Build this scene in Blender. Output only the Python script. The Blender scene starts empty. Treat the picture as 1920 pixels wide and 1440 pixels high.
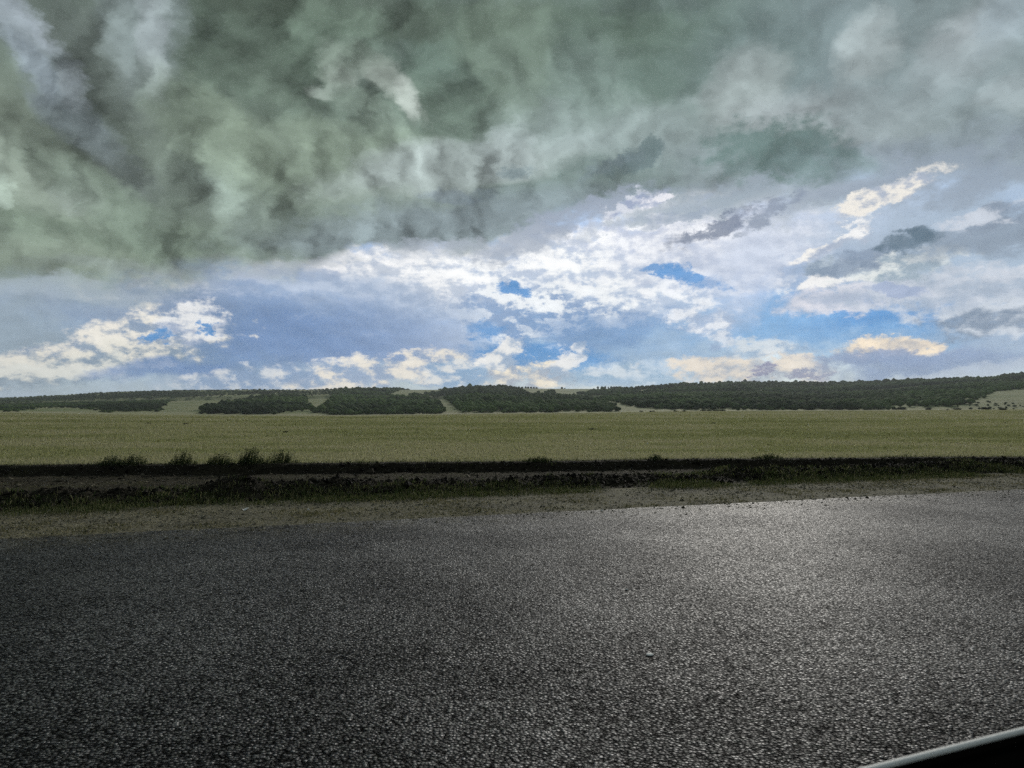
import bpy, math, random
import numpy as np
from mathutils import Vector, Matrix

# ------------------------------------------------------------------ camera
SC = bpy.context.scene
F = 1300.0; CX = 960.0; HY = 762.0; EYE = 1.5       # focal length in pixels of the 1920 wide frame, horizon row, eye height
cam_data = bpy.data.cameras.new("camera")
cam = bpy.data.objects.new("camera", cam_data)
SC.collection.objects.link(cam)
cam.location = (0, 0, EYE)
cam.rotation_euler = (math.radians(90), 0, 0)
cam_data.sensor_fit = 'HORIZONTAL'
cam_data.sensor_width = 36
cam_data.lens = 36 * F / 1920
cam_data.shift_y = (HY - 720) / 1920
cam_data.clip_start = 0.02
cam_data.clip_end = 40000
SC.camera = cam
SC.cycles.use_denoising = False
SC.cycles.max_bounces = 4
SC.cycles.diffuse_bounces = 2
SC.cycles.glossy_bounces = 2
SC.cycles.volume_bounces = 0
SC.cycles.use_adaptive_sampling = True
SC.cycles.adaptive_threshold = .02
SC.cycles.adaptive_min_samples = 8

# ------------------------------------------------------------------ exposure
SC.view_settings.view_transform = 'Standard'
SC.view_settings.look = 'None'
SC.view_settings.exposure = 0
SC.view_settings.gamma = 1

# ------------------------------------------------------------------ sun
SUN_EL, SUN_AZ = 22, 19                              # degrees; azimuth clockwise from the view direction
sd = bpy.data.lights.new("sun", 'SUN')
sd.energy = 2.0; sd.angle = math.radians(10); sd.color = (1, .95, .87)
sun = bpy.data.objects.new("sun", sd); SC.collection.objects.link(sun)
_a, _e = math.radians(SUN_AZ), math.radians(SUN_EL)
sun_dir = Vector((math.sin(_a)*math.cos(_e), math.cos(_a)*math.cos(_e), math.sin(_e)))
sun.rotation_euler = sun_dir.to_track_quat('Z', 'Y').to_euler()

# ------------------------------------------------------------------ node helpers
def lin(c):
    return tuple(((v/255)/12.92 if v/255 <= .04045 else ((v/255+.055)/1.055)**2.4) for v in c)

class G:
    """writes node expressions into a tree"""
    def __init__(s, nt): s.nt = nt; s.L = nt.links
    def n(s, t, **kw):
        nd = s.nt.nodes.new(t)
        for k, v in kw.items(): setattr(nd, k, v)
        return nd
    def put(s, sock, v):
        if isinstance(v, bpy.types.NodeSocket): s.L.new(v, sock)
        elif v is not None: sock.default_value = v
    def m(s, op, a, b=None, c=None, clamp=False):
        nd = s.n('ShaderNodeMath', operation=op, use_clamp=clamp)
        s.put(nd.inputs[0], a); s.put(nd.inputs[1], b); s.put(nd.inputs[2], c)
        return nd.outputs[0]
    def v(s, op, a, b=None, scale=None):
        nd = s.n('ShaderNodeVectorMath', operation=op)
        s.put(nd.inputs[0], a); s.put(nd.inputs[1], b)
        if scale is not None: s.put(nd.inputs['Scale'], scale)
        return nd.outputs['Value'] if op in ('LENGTH', 'DOT_PRODUCT', 'DISTANCE') else nd.outputs[0]
    def xyz(s, x=0., y=0., z=0.):
        nd = s.n('ShaderNodeCombineXYZ')
        for i, q in enumerate((x, y, z)): s.put(nd.inputs[i], q)
        return nd.outputs[0]
    def sep(s, v):
        nd = s.n('ShaderNodeSeparateXYZ'); s.put(nd.inputs[0], v); return nd.outputs
    def mapping(s, v, loc=(0,0,0), rot=0., scale=(1,1,1), kind='TEXTURE'):
        nd = s.n('ShaderNodeMapping', vector_type=kind)
        s.put(nd.inputs[0], v); nd.inputs['Location'].default_value = loc
        nd.inputs['Rotation'].default_value = (0, 0, rot); nd.inputs['Scale'].default_value = scale
        return nd.outputs[0]
    def noise(s, v, scale, detail=6, rough=.55, dist=0., lac=2., dim='2D', col=False):
        nd = s.n('ShaderNodeTexNoise', noise_dimensions=dim)
        s.put(nd.inputs['Vector'], v); nd.inputs['Scale'].default_value = scale
        nd.inputs['Detail'].default_value = detail; nd.inputs['Roughness'].default_value = rough
        nd.inputs['Distortion'].default_value = dist; nd.inputs['Lacunarity'].default_value = lac
        return nd.outputs['Color'] if col else nd.outputs['Fac']
    def step(s, x, lo, hi, a=0., b=1., smooth=True):
        nd = s.n('ShaderNodeMapRange', interpolation_type='SMOOTHSTEP' if smooth else 'LINEAR', clamp=not smooth)
        s.put(nd.inputs['Value'], x)
        for k, q in zip(('From Min', 'From Max', 'To Min', 'To Max'), (lo, hi, a, b)): s.put(nd.inputs[k], q)
        return nd.outputs[0]
    def mix(s, f, a, b, blend='MIX'):
        nd = s.n('ShaderNodeMix', data_type='RGBA', blend_type=blend)
        for i, q in ((0, f), (6, a), (7, b)):
            if isinstance(q, tuple) and len(q) == 3: q = q + (1,)
            s.put(nd.inputs[i], q)
        return nd.outputs[2]
    def curve(s, x, pts):
        nd = s.n('ShaderNodeFloatCurve')
        c = nd.mapping.curves[0]
        while len(c.points) < len(pts): c.points.new(.5, .5)
        for p, q in zip(c.points, pts): p.location = q; p.handle_type = 'AUTO'
        nd.mapping.use_clip = False; nd.mapping.update()
        s.put(nd.inputs['Value'], x)
        return nd.outputs[0]

# ------------------------------------------------------------------ world: Nishita sky with procedural clouds laid out by azimuth and elevation
world = bpy.data.worlds.new("World"); SC.world = world
world.use_nodes = True
world.cycles.sampling_method = 'MANUAL'; world.cycles.sample_map_resolution = 512
wn = world.node_tree; wn.nodes.clear()
g = G(wn)
WS = 0.1
D = g.v('NORMALIZE', g.n('ShaderNodeTexCoord').outputs['Generated'])
sky = g.n('ShaderNodeTexSky', sky_type='NISHITA', sun_disc=False)
sky.sun_elevation = math.radians(SUN_EL); sky.sun_rotation = math.radians(SUN_AZ)
sky.air_density = 1.0; sky.dust_density = .6; sky.ozone_density = 2.2
dx, dy, dz = g.sep(D)
AZ = g.m('ARCTAN2', dx, dy)
EL = g.m('ARCSINE', dz)
UV = g.xyz(AZ, EL, 0.)

def azel(px, py):
    u, v = (px-CX)/F, (HY-py)/F
    return math.atan(u), math.atan2(v, math.hypot(u, 1))

# shared noises
EY = g.v('MULTIPLY', UV, (1, 1.7, 1))                  # clouds are wider than tall
N_big = g.noise(EY, 3.2, 4, .5)
W1c = g.noise(EY, 5.0, 6, .55, col=True)
W2c = g.noise(g.v('ADD', EY, (7.3, 2.1, 4.)), 15.0, 7, .68, col=True)
RG = g.m('SUBTRACT', g.noise(EY, 42., 4, .6), .5)
def warp(c, ax, ay, A, E):
    r = g.n('ShaderNodeSeparateColor'); g.put(r.inputs[0], c)
    return (g.m('MULTIPLY_ADD', r.outputs[0], ax, g.m('ADD', A, -ax/2)), g.m('MULTIPLY_ADD', r.outputs[1], ay, g.m('ADD', E, -ay/2)))
UVs = warp(W2c, .085, .05, AZ, EL)                    # lightly warped: crisp clouds
UVl = warp(W1c, .085, .06, *warp(W2c, .045, .03, AZ, EL))
def relief(vec, scale, detail, rough, off, dist=0.):
    a = g.noise(vec, scale, detail, rough, dist)
    b = g.noise(g.v('ADD', vec, off), scale, detail, rough, dist)
    return a, g.m('SUBTRACT', a, b)
FA, EA = relief(EY, 15., 8, .60, (-.005, -.015, 0))       # cumulus texture lit from the sun side above
# overhead, the cloud runs in streets that fan out from a low point of the sky ahead
_va, _ve = azel(1080, 860)
_fa, _fe = g.m('ADD', UVl[0], -_va), g.m('ADD', UVl[1], -_ve)
UPv = g.xyz(g.m('MULTIPLY', g.m('ARCTAN2', _fe, _fa), .78), g.m('MULTIPLY', g.m('SQRT', g.m('MULTIPLY_ADD', _fa, _fa, g.m('MULTIPLY', _fe, _fe))), 1.7), 0.)
FB, EB = relief(UPv, 6., 4, .46, (.024, .014, 0))
BIL = g.m('ABSOLUTE', g.m('MULTIPLY_ADD', g.noise(g.xyz(UVl[0], g.m('MULTIPLY', UVl[1], 1.25), 0.), 7.5, 4, .5), 2., -1.))   # rounded lumps parted by creases         # soft folds of the overhead cloud
FN = g.m('SUBTRACT', FA, .5)
FR = g.m('MULTIPLY_ADD', RG, .9, FN)
FNb = g.m('SUBTRACT', FB, .5)

def col(c): return tuple(v/WS for v in lin(c))

def make_group(name, floats, cols):
    nt = bpy.data.node_groups.new(name, 'ShaderNodeTree')
    for n_ in cols: nt.interface.new_socket(n_, in_out='INPUT', socket_type='NodeSocketColor')
    for n_ in floats: nt.interface.new_socket(n_, in_out='INPUT', socket_type='NodeSocketFloat')
    nt.interface.new_socket('Result', in_out='OUTPUT', socket_type='NodeSocketColor')
    h = G(nt); i = h.n('NodeGroupInput').outputs
    p = h.m('MULTIPLY_ADD', i['A'], i['pa'], h.m('MULTIPLY_ADD', i['E'], i['pe'], i['pk']))
    q = h.m('MULTIPLY_ADD', i['A'], i['qa'], h.m('MULTIPLY_ADD', i['E'], i['qe'], i['qk']))
    l = h.m('MULTIPLY_ADD', p, p, h.m('MULTIPLY', q, q))
    l = h.m('MULTIPLY_ADD', i['ragged'], i['rag'], l)
    m = h.m('MULTIPLY', h.step(l, i['hi'], i['lo']), i['op'])
    if 'Lit' in cols:
        sh = h.step(h.m('MULTIPLY_ADD', i['relief'], i['emb'], h.m('MULTIPLY_ADD', q, i['top'], i['bias'])), -.1, 1.1)
        r = h.mix(m, i['Under'], h.mix(sh, i['Shade'], i['Lit']))
    else:
        r = h.mix(m, i['Under'], i['Tone'])
    o = h.n('NodeGroupOutput'); h.L.new(r, o.inputs[0])
    return nt
_fl = ['A', 'E', 'pa', 'pe', 'pk', 'qa', 'qe', 'qk', 'ragged', 'rag', 'hi', 'lo', 'op']
GSOFT = make_group("soft_cloud", _fl, ['Under', 'Tone'])
GPUFF = make_group("lit_cloud", _fl + ['relief', 'emb', 'top', 'bias'], ['Under', 'Lit', 'Shade'])
C = None
def blob(tree, x, y, rx, ry, rot, soft, uv, rag, op, **kw):
    """one soft-edged cloud in the sky, round the direction azel(x, y)"""
    global C
    a, e = azel(x, y); t = math.radians(rot)
    sx = rx/F*math.cos(a)**2; sy = ry/F*math.cos(a)*math.cos(e)**2
    pa, pe, qa, qe = math.cos(t)/sx, math.sin(t)/sx, -math.sin(t)/sy, math.cos(t)/sy
    kw.update(A=uv[0], E=uv[1], pa=pa, pe=pe, pk=-(pa*a+pe*e), qa=qa, qe=qe, qk=-(qa*a+qe*e), ragged=FR, rag=-2*rag,
              hi=(1+soft*.5)**2, lo=max(0, 1-soft*.5)**2, op=op)
    nd = g.n('ShaderNodeGroup', node_tree=tree)
    g.L.new(C, nd.inputs['Under'])
    for k, v in kw.items(): g.put(nd.inputs[k], v + (1,) if isinstance(v, tuple) else v)
    C = nd.outputs[0]
def soft(x, y, rx, ry, c, op=1., rot=0, s=1.5, uv=None, rag=.8):
    s = s if s >= 1 else s*.8+.35
    blob(GSOFT, x, y, rx, ry, rot, s, uv or UVl, rag, op, Tone=c if isinstance(c, bpy.types.NodeSocket) else col(c))
def puff(x, y, rx, ry, hi, lo, op=1., rot=0, s=.5, rag=1.7, emb=6.5, top=.45, bias=.5):
    """a cloud with its own lit and shaded tones: relief plus a brighter top"""
    s = s*.8+.3
    blob(GPUFF, x, y, rx, ry, rot, s, UVs, rag, op, Lit=col(hi), Shade=col(lo), relief=EA, emb=emb, top=top, bias=bias)

NISH = g.mix(1., sky.outputs[0], (.62, .80, 1.10), 'MULTIPLY')
C = NISH
# thin veil over all the clear sky
veil = g.step(g.m('ADD', g.m('MULTIPLY', FN, 1.2), N_big), .1, .75)
C = g.mix(g.m('MULTIPLY_ADD', veil, .25, .62), C, col((176, 194, 214)))
BLUE = g.mix(.92, NISH, col((80, 142, 202)))
SKYB = g.mix(.88, NISH, col((108, 160, 208)))
# ---- soft masses
soft(150, 600, 330, 80, (160, 176, 192), .9)
soft(60, 640, 160, 60, (150, 168, 182), .8)
soft(560, 600, 270, 75, (124, 152, 190), .95)
soft(420, 655, 180, 60, (118, 148, 186), .8)
soft(700, 630, 190, 50, (128, 155, 200), .8)
soft(330, 570, 200, 26, (140, 156, 178), .7)
soft(860, 560, 190, 90, (196, 210, 230), .7)
soft(1130, 600, 170, 50, (126, 160, 200), .75)
soft(1190, 650, 190, 45, (150, 182, 215), .7)
soft(1420, 450, 260, 80, (204, 212, 230), .8)
soft(1480, 540, 160, 60, (140, 172, 220), .8)
soft(1750, 470, 260, 110, (166, 184, 202), .8)
soft(1850, 640, 200, 50, (158, 178, 204), .8)
# blue openings
soft(1570, 607, 240, 38, BLUE, 1., s=.5)
soft(1420, 600, 120, 40, SKYB, .8, s=1.)
soft(1560, 645, 200, 22, SKYB, .6, s=1.)
soft(1300, 525, 90, 24, BLUE, .9, rot=-12, s=1.1)
soft(960, 590, 50, 30, SKYB, .6, s=.7)
soft(1010, 668, 130, 30, BLUE, 1., s=.5)
soft(1180, 700, 200, 24, SKYB, .7, s=1.)
soft(860, 705, 70, 16, BLUE, .6, s=.8)
# ---- the white bank under the dark cloud
puff(620, 510, 320, 32, (232, 232, 236), (186, 196, 216), .95, rot=6, s=.9, top=.5, bias=.6)
puff(860, 520, 260, 66, (248, 249, 250), (206, 215, 228), .95, rot=2, s=.8, top=.25, bias=.62)
puff(1150, 455, 290, 62, (250, 251, 253), (204, 212, 230), .95, rot=14, s=.8, top=.2, bias=.6)
puff(1100, 530, 260, 66, (250, 252, 253), (196, 210, 230), .92, rot=-4, s=.8, top=.3, bias=.55)
puff(1010, 590, 130, 52, (238, 243, 247), (140, 168, 206), .9, s=.8, top=.4, emb=9)
puff(1340, 470, 170, 60, (236, 239, 246), (200, 209, 228), .7, s=1.1, top=.2, bias=.55, emb=3)
soft(1400, 520, 90, 50, (204, 214, 232), .7, rot=60)
soft(1120, 612, 130, 26, (122, 156, 198), .75, s=1.)
soft(910, 622, 32, 12, BLUE, .95, s=.95, rag=1.8, uv=UVs)
soft(965, 543, 24, 8, BLUE, .95, s=.95, rag=1.8, uv=UVs)
soft(1295, 522, 58, 12, BLUE, .95, rot=-18, s=.95, rag=1.8, uv=UVs)
soft(1225, 512, 40, 7, BLUE, .9, rot=-4, s=.95, rag=1.8, uv=UVs)
puff(1320, 600, 55, 26, (232, 236, 242), (176, 194, 220), .9, s=.5)
puff(1345, 630, 26, 16, (226, 232, 240), (160, 182, 212), .8, s=.6)
# streaks of rain under the middle cloud
soft(640, 560, 240, 36, (154, 176, 206), .75, rot=-6)
soft(600, 625, 190, 42, (116, 144, 184), .7, rot=-3)
# ---- cumulus low on the left
puff(250, 640, 170, 44, (236, 232, 222), (150, 168, 190), .98, rot=14, s=.5, top=.35, bias=.62)
puff(360, 610, 60, 34, (232, 234, 236), (172, 186, 210), .95, rot=25, s=.4, top=.3, bias=.6)
puff(160, 680, 220, 26, (226, 224, 214), (138, 158, 178), .9, rot=10, s=.7)
puff(60, 705, 220, 22, (220, 222, 216), (146, 164, 180), .9, rot=6, s=.7)
soft(300, 700, 120, 18, (112, 144, 190), .8, rot=10, s=.8)
soft(302, 632, 24, 7, BLUE, .95, rot=18, s=.95, rag=1.8, uv=UVs)
soft(384, 611, 13, 6, BLUE, .95, rot=30, s=.95, rag=1.8, uv=UVs)
# low band along the hills
puff(560, 705, 200, 24, (222, 226, 230), (146, 172, 206), .9, rot=7, s=.6)
puff(740, 694, 160, 28, (240, 234, 222), (160, 180, 208), .96, rot=6, s=.5)
puff(860, 700, 60, 20, (226, 230, 232), (150, 182, 214), .8, s=.6)
puff(985, 700, 90, 26, (250, 240, 220), (180, 190, 204), 1., s=.4, top=.3, bias=.62)
puff(935, 672, 52, 18, (238, 238, 236), (168, 188, 212), .95, rot=28, s=.5)
puff(1062, 676, 34, 14, (232, 234, 236), (168, 188, 212), .9, rot=40, s=.5)
puff(1115, 700, 60, 13, (220, 228, 234), (160, 190, 216), .8, s=.7)
puff(1220, 698, 90, 22, (210, 222, 232), (165, 192, 216), .6, s=.8)
puff(1400, 692, 135, 27, (236, 226, 212), (182, 192, 206), .97, s=.4, top=.3, bias=.65, emb=4)
puff(1520, 690, 36, 22, (236, 228, 216), (184, 192, 206), .95, s=.4)
puff(1440, 655, 80, 14, (214, 222, 228), (160, 184, 210), .9, s=.8)
soft(1432, 692, 22, 6, (150, 152, 180), .9, s=.5, uv=UVs)
soft(1428, 704, 16, 5, (146, 150, 178), .9, s=.5, uv=UVs)
soft(1515, 702, 34, 6, (148, 154, 180), .85, s=.5, uv=UVs)
puff(1655, 650, 78, 20, (252, 236, 212), (202, 200, 200), 1., s=.35, rag=1.3, top=.4, bias=.7, emb=4)
soft(1650, 672, 100, 14, (146, 164, 196), .9, s=.8, uv=UVs)
soft(1760, 682, 180, 20, (144, 164, 196), .85, s=.9)
soft(1830, 700, 150, 14, (196, 208, 222), .7, s=1., rot=8)
# ---- broken clouds on the right
puff(1860, 590, 140, 34, (206, 214, 224), (142, 158, 178), .95, s=.6, top=.45, bias=.6, emb=5)
puff(1600, 560, 150, 24, (222, 222, 230), (184, 196, 216), .98, rot=3, s=.35, rag=.8, top=.3, bias=.6, emb=3)
puff(1760, 540, 170, 36, (208, 214, 224), (176, 190, 208), .9, s=.8, emb=3)
puff(1570, 527, 90, 15, (236, 236, 236), (162, 178, 200), 1., rot=10, s=.4)
puff(1700, 500, 110, 22, (222, 228, 228), (160, 178, 192), .95, rot=6, s=.5)
puff(1560, 500, 60, 16, (176, 190, 202), (138, 156, 176), .9, s=.6)
soft(1605, 488, 60, 16, (134, 150, 172), .7, rot=14, s=.8, uv=UVs)
puff(1540, 468, 72, 11, (244, 242, 238), (176, 188, 208), 1., rot=20, s=.45, rag=1.)
puff(1605, 437, 44, 13, (240, 240, 240), (180, 192, 210), .95, rot=34, s=.45, rag=1.)
soft(1680, 548, 60, 10, (160, 176, 206), .8, s=.7, uv=UVs)
soft(1850, 448, 120, 24, (140, 154, 170), .8, rot=8, s=1.3, uv=UVs)
puff(1850, 412, 90, 18, (204, 210, 220), (140, 154, 172), .8, rot=12, s=.7)
soft(1695, 455, 56, 15, (100, 120, 136), .85, s=1.1, uv=UVs, rag=1.8)
soft(1722, 443, 20, 14, (100, 120, 136), .8, s=1.2, uv=UVs, rag=1.5)

# ---- the great overhead cloud: everything above an irregular edge
EDGE = [(-200,532),(0,536),(120,532),(330,518),(480,502),(600,490),(645,470),(760,462),(870,470),(960,440),(1080,385),(1200,380),(1330,372),(1500,368),(1640,340),(1780,318),(1920,330),(2200,330)]
ep = [azel(*p) for p in EDGE]
an = g.m('MULTIPLY_ADD', AZ, 1/1.6, .5)                 # azimuth -46..46 degrees to 0..1
edge = g.curve(an, [(0, ep[0][1])] + [(a/1.6+.5, e) for a, e in ep] + [(1, ep[-1][1])])
dE = g.m('SUBTRACT', g.m('MULTIPLY_ADD', g.m('SUBTRACT', FA, .5), .05, g.m('MULTIPLY_ADD', FNb, .03, EL)), edge)
LEFT = g.step(AZ, .25, -.35)
BLUR = g.step(AZ, -.18, -.42)
BLUR = g.m('MAXIMUM', BLUR, g.m('MULTIPLY', g.step(AZ, -.1, .12), .75))
over = g.step(dE, g.m('MULTIPLY_ADD', BLUR, -.026, -.007), g.m('MULTIPLY_ADD', BLUR, .016, .007))
# gentle modelling of everything under it
sh2 = g.m('MULTIPLY_ADD', EA, .45, g.m('MULTIPLY_ADD', FNb, .16, 1.02))
c2 = g.n('ShaderNodeCombineColor')
for k in range(3): g.put(c2.inputs[k], sh2)
C = g.mix(1., C, c2.outputs[0], 'MULTIPLY')
# its colour: dark, greenish at left, paler blue-grey at right and at the edge
LEFT = g.step(AZ, .25, -.35)
basec = g.mix(LEFT, col((142, 156, 160)), col((119, 133, 123)))
HIGH = g.step(EL, .24, .48)
basec = g.mix(g.m('MULTIPLY', HIGH, .75), basec, g.mix(LEFT, col((126, 142, 144)), col((92, 105, 99))))
BELLY = C
C = basec
def fold(x, y, rx, ry, c, op=.8, rot=0, s=1.5):
    soft(x, y, rx, ry, c, op, rot, s, UVl, .5)
# dark masses
fold(480, 90, 150, 130, (84, 98, 88), .85, s=1.4)
fold(230, 190, 70, 190, (96, 106, 102), .85, rot=48)
fold(60, 250, 180, 60, (98, 108, 98), .8, rot=-14)
fold(330, 330, 190, 55, (104, 116, 108), .7, rot=-24)
fold(830, 120, 70, 130, (90, 108, 98), .8, rot=14)
fold(690, 15, 340, 34, (82, 94, 84), .75, s=1.2)
fold(1270, 110, 190, 110, (98, 118, 108), .8)
fold(1060, 60, 150, 80, (98, 116, 104), .7)
fold(1480, 110, 150, 90, (118, 134, 138), .6)
fold(170, 250, 150, 26, (84, 92, 92), .75, rot=-44)
fold(330, 160, 26, 90, (88, 100, 96), .7, rot=20)
fold(130, 60, 40, 60, (92, 102, 98), .7, rot=-20)
fold(560, 240, 110, 24, (98, 112, 102), .6, rot=-40)
fold(180, 360, 60, 30, (104, 116, 106), .6, rot=-40)
fold(520, 400, 120, 22, (112, 126, 116), .6, rot=-22)
fold(880, 230, 240, 60, (116, 134, 122), .6)
fold(1090, 330, 130, 60, (120, 140, 134), .6)
fold(220, 440, 260, 50, (114, 130, 114), .6, rot=-6)
fold(90, 500, 200, 36, (136, 150, 136), .7)
fold(820, 420, 260, 40, (134, 148, 156), .7, rot=8)
fold(420, 505, 240, 16, (140, 152, 150), .7, rot=4)
# pale folds
fold(25, 40, 70, 34, (168, 180, 190), .85, rot=-28, s=1.3)
fold(270, 40, 60, 100, (146, 160, 162), .75, rot=10, s=1.7)
fold(298, 80, 24, 80, (166, 178, 182), .6, rot=10, s=1.7)
fold(110, 170, 120, 34, (140, 154, 158), .7, rot=-42, s=1.8)
fold(150, 160, 40, 20, (166, 178, 186), .6, rot=-50, s=1.6)
fold(60, 120, 70, 22, (154, 168, 178), .7, rot=-40)
fold(70, 335, 110, 50, (150, 164, 152), .8, rot=-20)
fold(5, 360, 40, 24, (176, 194, 182), .8, rot=-40, s=1.)
fold(135, 370, 34, 34, (156, 170, 162), .7, s=1.1)
fold(230, 400, 150, 34, (134, 152, 138), .6, rot=-30)
fold(430, 350, 80, 42, (148, 165, 156), .7, rot=-34)
fold(400, 260, 110, 50, (130, 146, 130), .6, rot=-40)
fold(640, 115, 46, 34, (160, 172, 164), .8, rot=-45, s=1.1)
fold(735, 150, 80, 26, (162, 174, 166), .85, rot=-38, s=1.1)
fold(780, 190, 20, 40, (168, 178, 172), .7, rot=20, s=1.)
fold(615, 170, 34, 16, (158, 171, 163), .7, s=1.)
fold(700, 215, 60, 24, (142, 160, 148), .7, rot=-30)
fold(620, 60, 90, 60, (118, 138, 124), .6)
fold(960, 90, 70, 90, (124, 142, 128), .6)
fold(640, 310, 220, 50, (134, 150, 134), .65)
fold(860, 310, 200, 34, (162, 174, 174), .8, rot=10)
fold(960, 275, 40, 46, (176, 190, 190), .75, rot=20, s=1.)
fold(1180, 240, 170, 40, (160, 176, 176), .7, rot=-4)
fold(1390, 175, 60, 66, (166, 178, 178), .75, rot=16)
fold(1560, 225, 150, 44, (172, 183, 186), .8, rot=-8)
fold(1640, 90, 60, 50, (166, 178, 180), .8, rot=24, s=1.1)
fold(1830, 80, 90, 56, (168, 178, 182), .8, rot=34)
fold(1900, 30, 60, 60, (152, 168, 176), .7)
fold(1760, 190, 150, 60, (152, 168, 172), .6)
fold(1890, 190, 50, 26, (172, 186, 190), .7)
fold(1100, 150, 60, 60, (140, 160, 154), .6)
fold(1240, 400, 180, 26, (160, 174, 186), .7, rot=8)
fold(1500, 340, 160, 30, (152, 164, 176), .7, rot=8)
fold(1760, 310, 220, 40, (146, 160, 172), .7)
# darker tatters hanging below
soft(1450, 285, 120, 46, (108, 130, 128), .95, rot=-6, s=.8, uv=UVs, rag=1.4)
soft(1560, 310, 90, 40, (118, 138, 140), .7, rot=-12, s=1., uv=UVs, rag=1.2)
soft(1385, 318, 34, 14, (122, 140, 142), .7, s=.8, uv=UVs)
soft(1195, 300, 50, 20, (112, 130, 134), .85, rot=22, s=.8, uv=UVs, rag=1.2)
soft(1222, 275, 16, 22, (110, 128, 130), .8, rot=-16, s=.7, uv=UVs)
soft(1140, 312, 50, 12, (122, 138, 144), .7, rot=14, s=.9, uv=UVs)
soft(965, 322, 26, 14, (122, 140, 146), .7, s=.8, uv=UVs)
soft(850, 365, 60, 16, (124, 138, 150), .6, s=1., uv=UVs)
# relief of the folds
shade = g.m('MULTIPLY_ADD', EB, 3.2, 1.)
shade = g.m('MULTIPLY_ADD', FNb, .3, shade)
shade = g.m('MULTIPLY_ADD', BIL, .32, g.m('ADD', shade, -.05))
shade = g.m('MULTIPLY_ADD', EA, .4, shade)
shade = g.m('MULTIPLY_ADD', g.m('SUBTRACT', shade, 1.), g.m('MULTIPLY_ADD', LEFT, .50, .60), 1.)
shade = g.m('MAXIMUM', shade, .45)
cc = g.n('ShaderNodeCombineColor')
for k in range(3): g.put(cc.inputs[k], shade)
OVER = g.mix(1., C, cc.outputs[0], 'MULTIPLY')
C = g.mix(over, BELLY, OVER)
# wisps torn from the edge of the great cloud
for w_ in [(900,468,110,16,(186,195,208),.6,4), (790,462,70,8,(168,178,190),.55,2), (1040,428,110,17,(166,177,193),.7,24), (1110,398,110,16,(156,168,186),.7,14), (960,452,50,10,(172,182,197),.6,26),
           (1290,388,130,14,(158,172,184),.75,8), (1400,380,110,15,(164,178,190),.7,6), (1500,385,80,15,(172,185,198),.6,18), (1590,350,90,18,(158,170,186),.6,16), (1700,334,120,20,(152,165,180),.6,10),
           (1130,428,60,8,(190,200,212),.6,20), (1220,408,70,7,(176,189,202),.6,14), (560,500,90,9,(170,180,192),.5,8), (1830,345,120,24,(150,163,178),.7,4)]:
    soft(w_[0], w_[1], w_[2], w_[3], w_[4], w_[5], rot=w_[6], s=1.5, uv=UVs, rag=2.2)
# things lying over the edge of the great cloud
def rim(*a, **k): puff(*a, **k)
rim(1230, 378, 40, 8, (244, 244, 250), (180, 190, 212), .9, rot=14, s=.6)
rim(1170, 385, 60, 12, (226, 230, 240), (160, 172, 200), .8, rot=20, s=.6)
rim(1660, 368, 92, 20, (244, 240, 232), (178, 188, 204), .98, rot=20, s=.45, rag=1.3)
soft(1350, 425, 80, 12, (122, 134, 156), .85, rot=22, s=1.1, uv=UVs, rag=2.)
soft(1450, 398, 56, 10, (138, 150, 170), .75, rot=30, s=1.2, uv=UVs, rag=1.8)
soft(1270, 412, 60, 9, (160, 174, 192), .7, rot=12, s=.8, uv=UVs)
soft(255, 528, 18, 9, (146, 158, 168), .8, rot=30, s=.7, uv=UVs)
soft(100, 545, 200, 18, (172, 186, 198), .6, s=1.)
# behind the camera and overhead: an even broken grey cover
BACK = g.step(g.m('ABSOLUTE', AZ), .85, 1.3)
ZEN = g.step(EL, .62, .8)
backc = g.mix(FB, col((78, 90, 92)), col((136, 146, 152)))
C = g.mix(g.m('MAXIMUM', BACK, ZEN), C, backc)
bg = g.n('ShaderNodeBackground'); g.put(bg.inputs[0], C); bg.inputs[1].default_value = WS
wo = g.n('ShaderNodeOutputWorld'); g.L.new(bg.outputs[0], wo.inputs[0])

# ------------------------------------------------------------------ mesh and noise helpers
rng = np.random.default_rng(7)
def hash2(i, j, seed):
    h = (i.astype(np.int64)*374761393 + j.astype(np.int64)*668265263 + seed*1274126177) & 0xffffffff
    h = ((h ^ (h >> 13))*1274126177) & 0xffffffff
    return ((h ^ (h >> 16)) & 0xffff)/65535.0
def vnoise(x, y, seed=0):
    i, j = np.floor(x), np.floor(y); fx, fy = x-i, y-j
    fx = fx*fx*(3-2*fx); fy = fy*fy*(3-2*fy)
    a, b, c, d = hash2(i, j, seed), hash2(i+1, j, seed), hash2(i, j+1, seed), hash2(i+1, j+1, seed)
    return (a*(1-fx)+b*fx)*(1-fy) + (c*(1-fx)+d*fx)*fy
def fbm(x, y, octv=4, seed=0, gain=.5):
    s = 0; a = 1; t = 0
    for k in range(octv):
        s = s + a*vnoise(x*2**k + 17.3*k, y*2**k - 9.1*k, seed+k); t += a; a *= gain
    return s/t                                         # 0..1
def smooth(x, a, b):
    t = np.clip((x-a)/(b-a), 0, 1); return t*t*(3-2*t)

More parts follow.
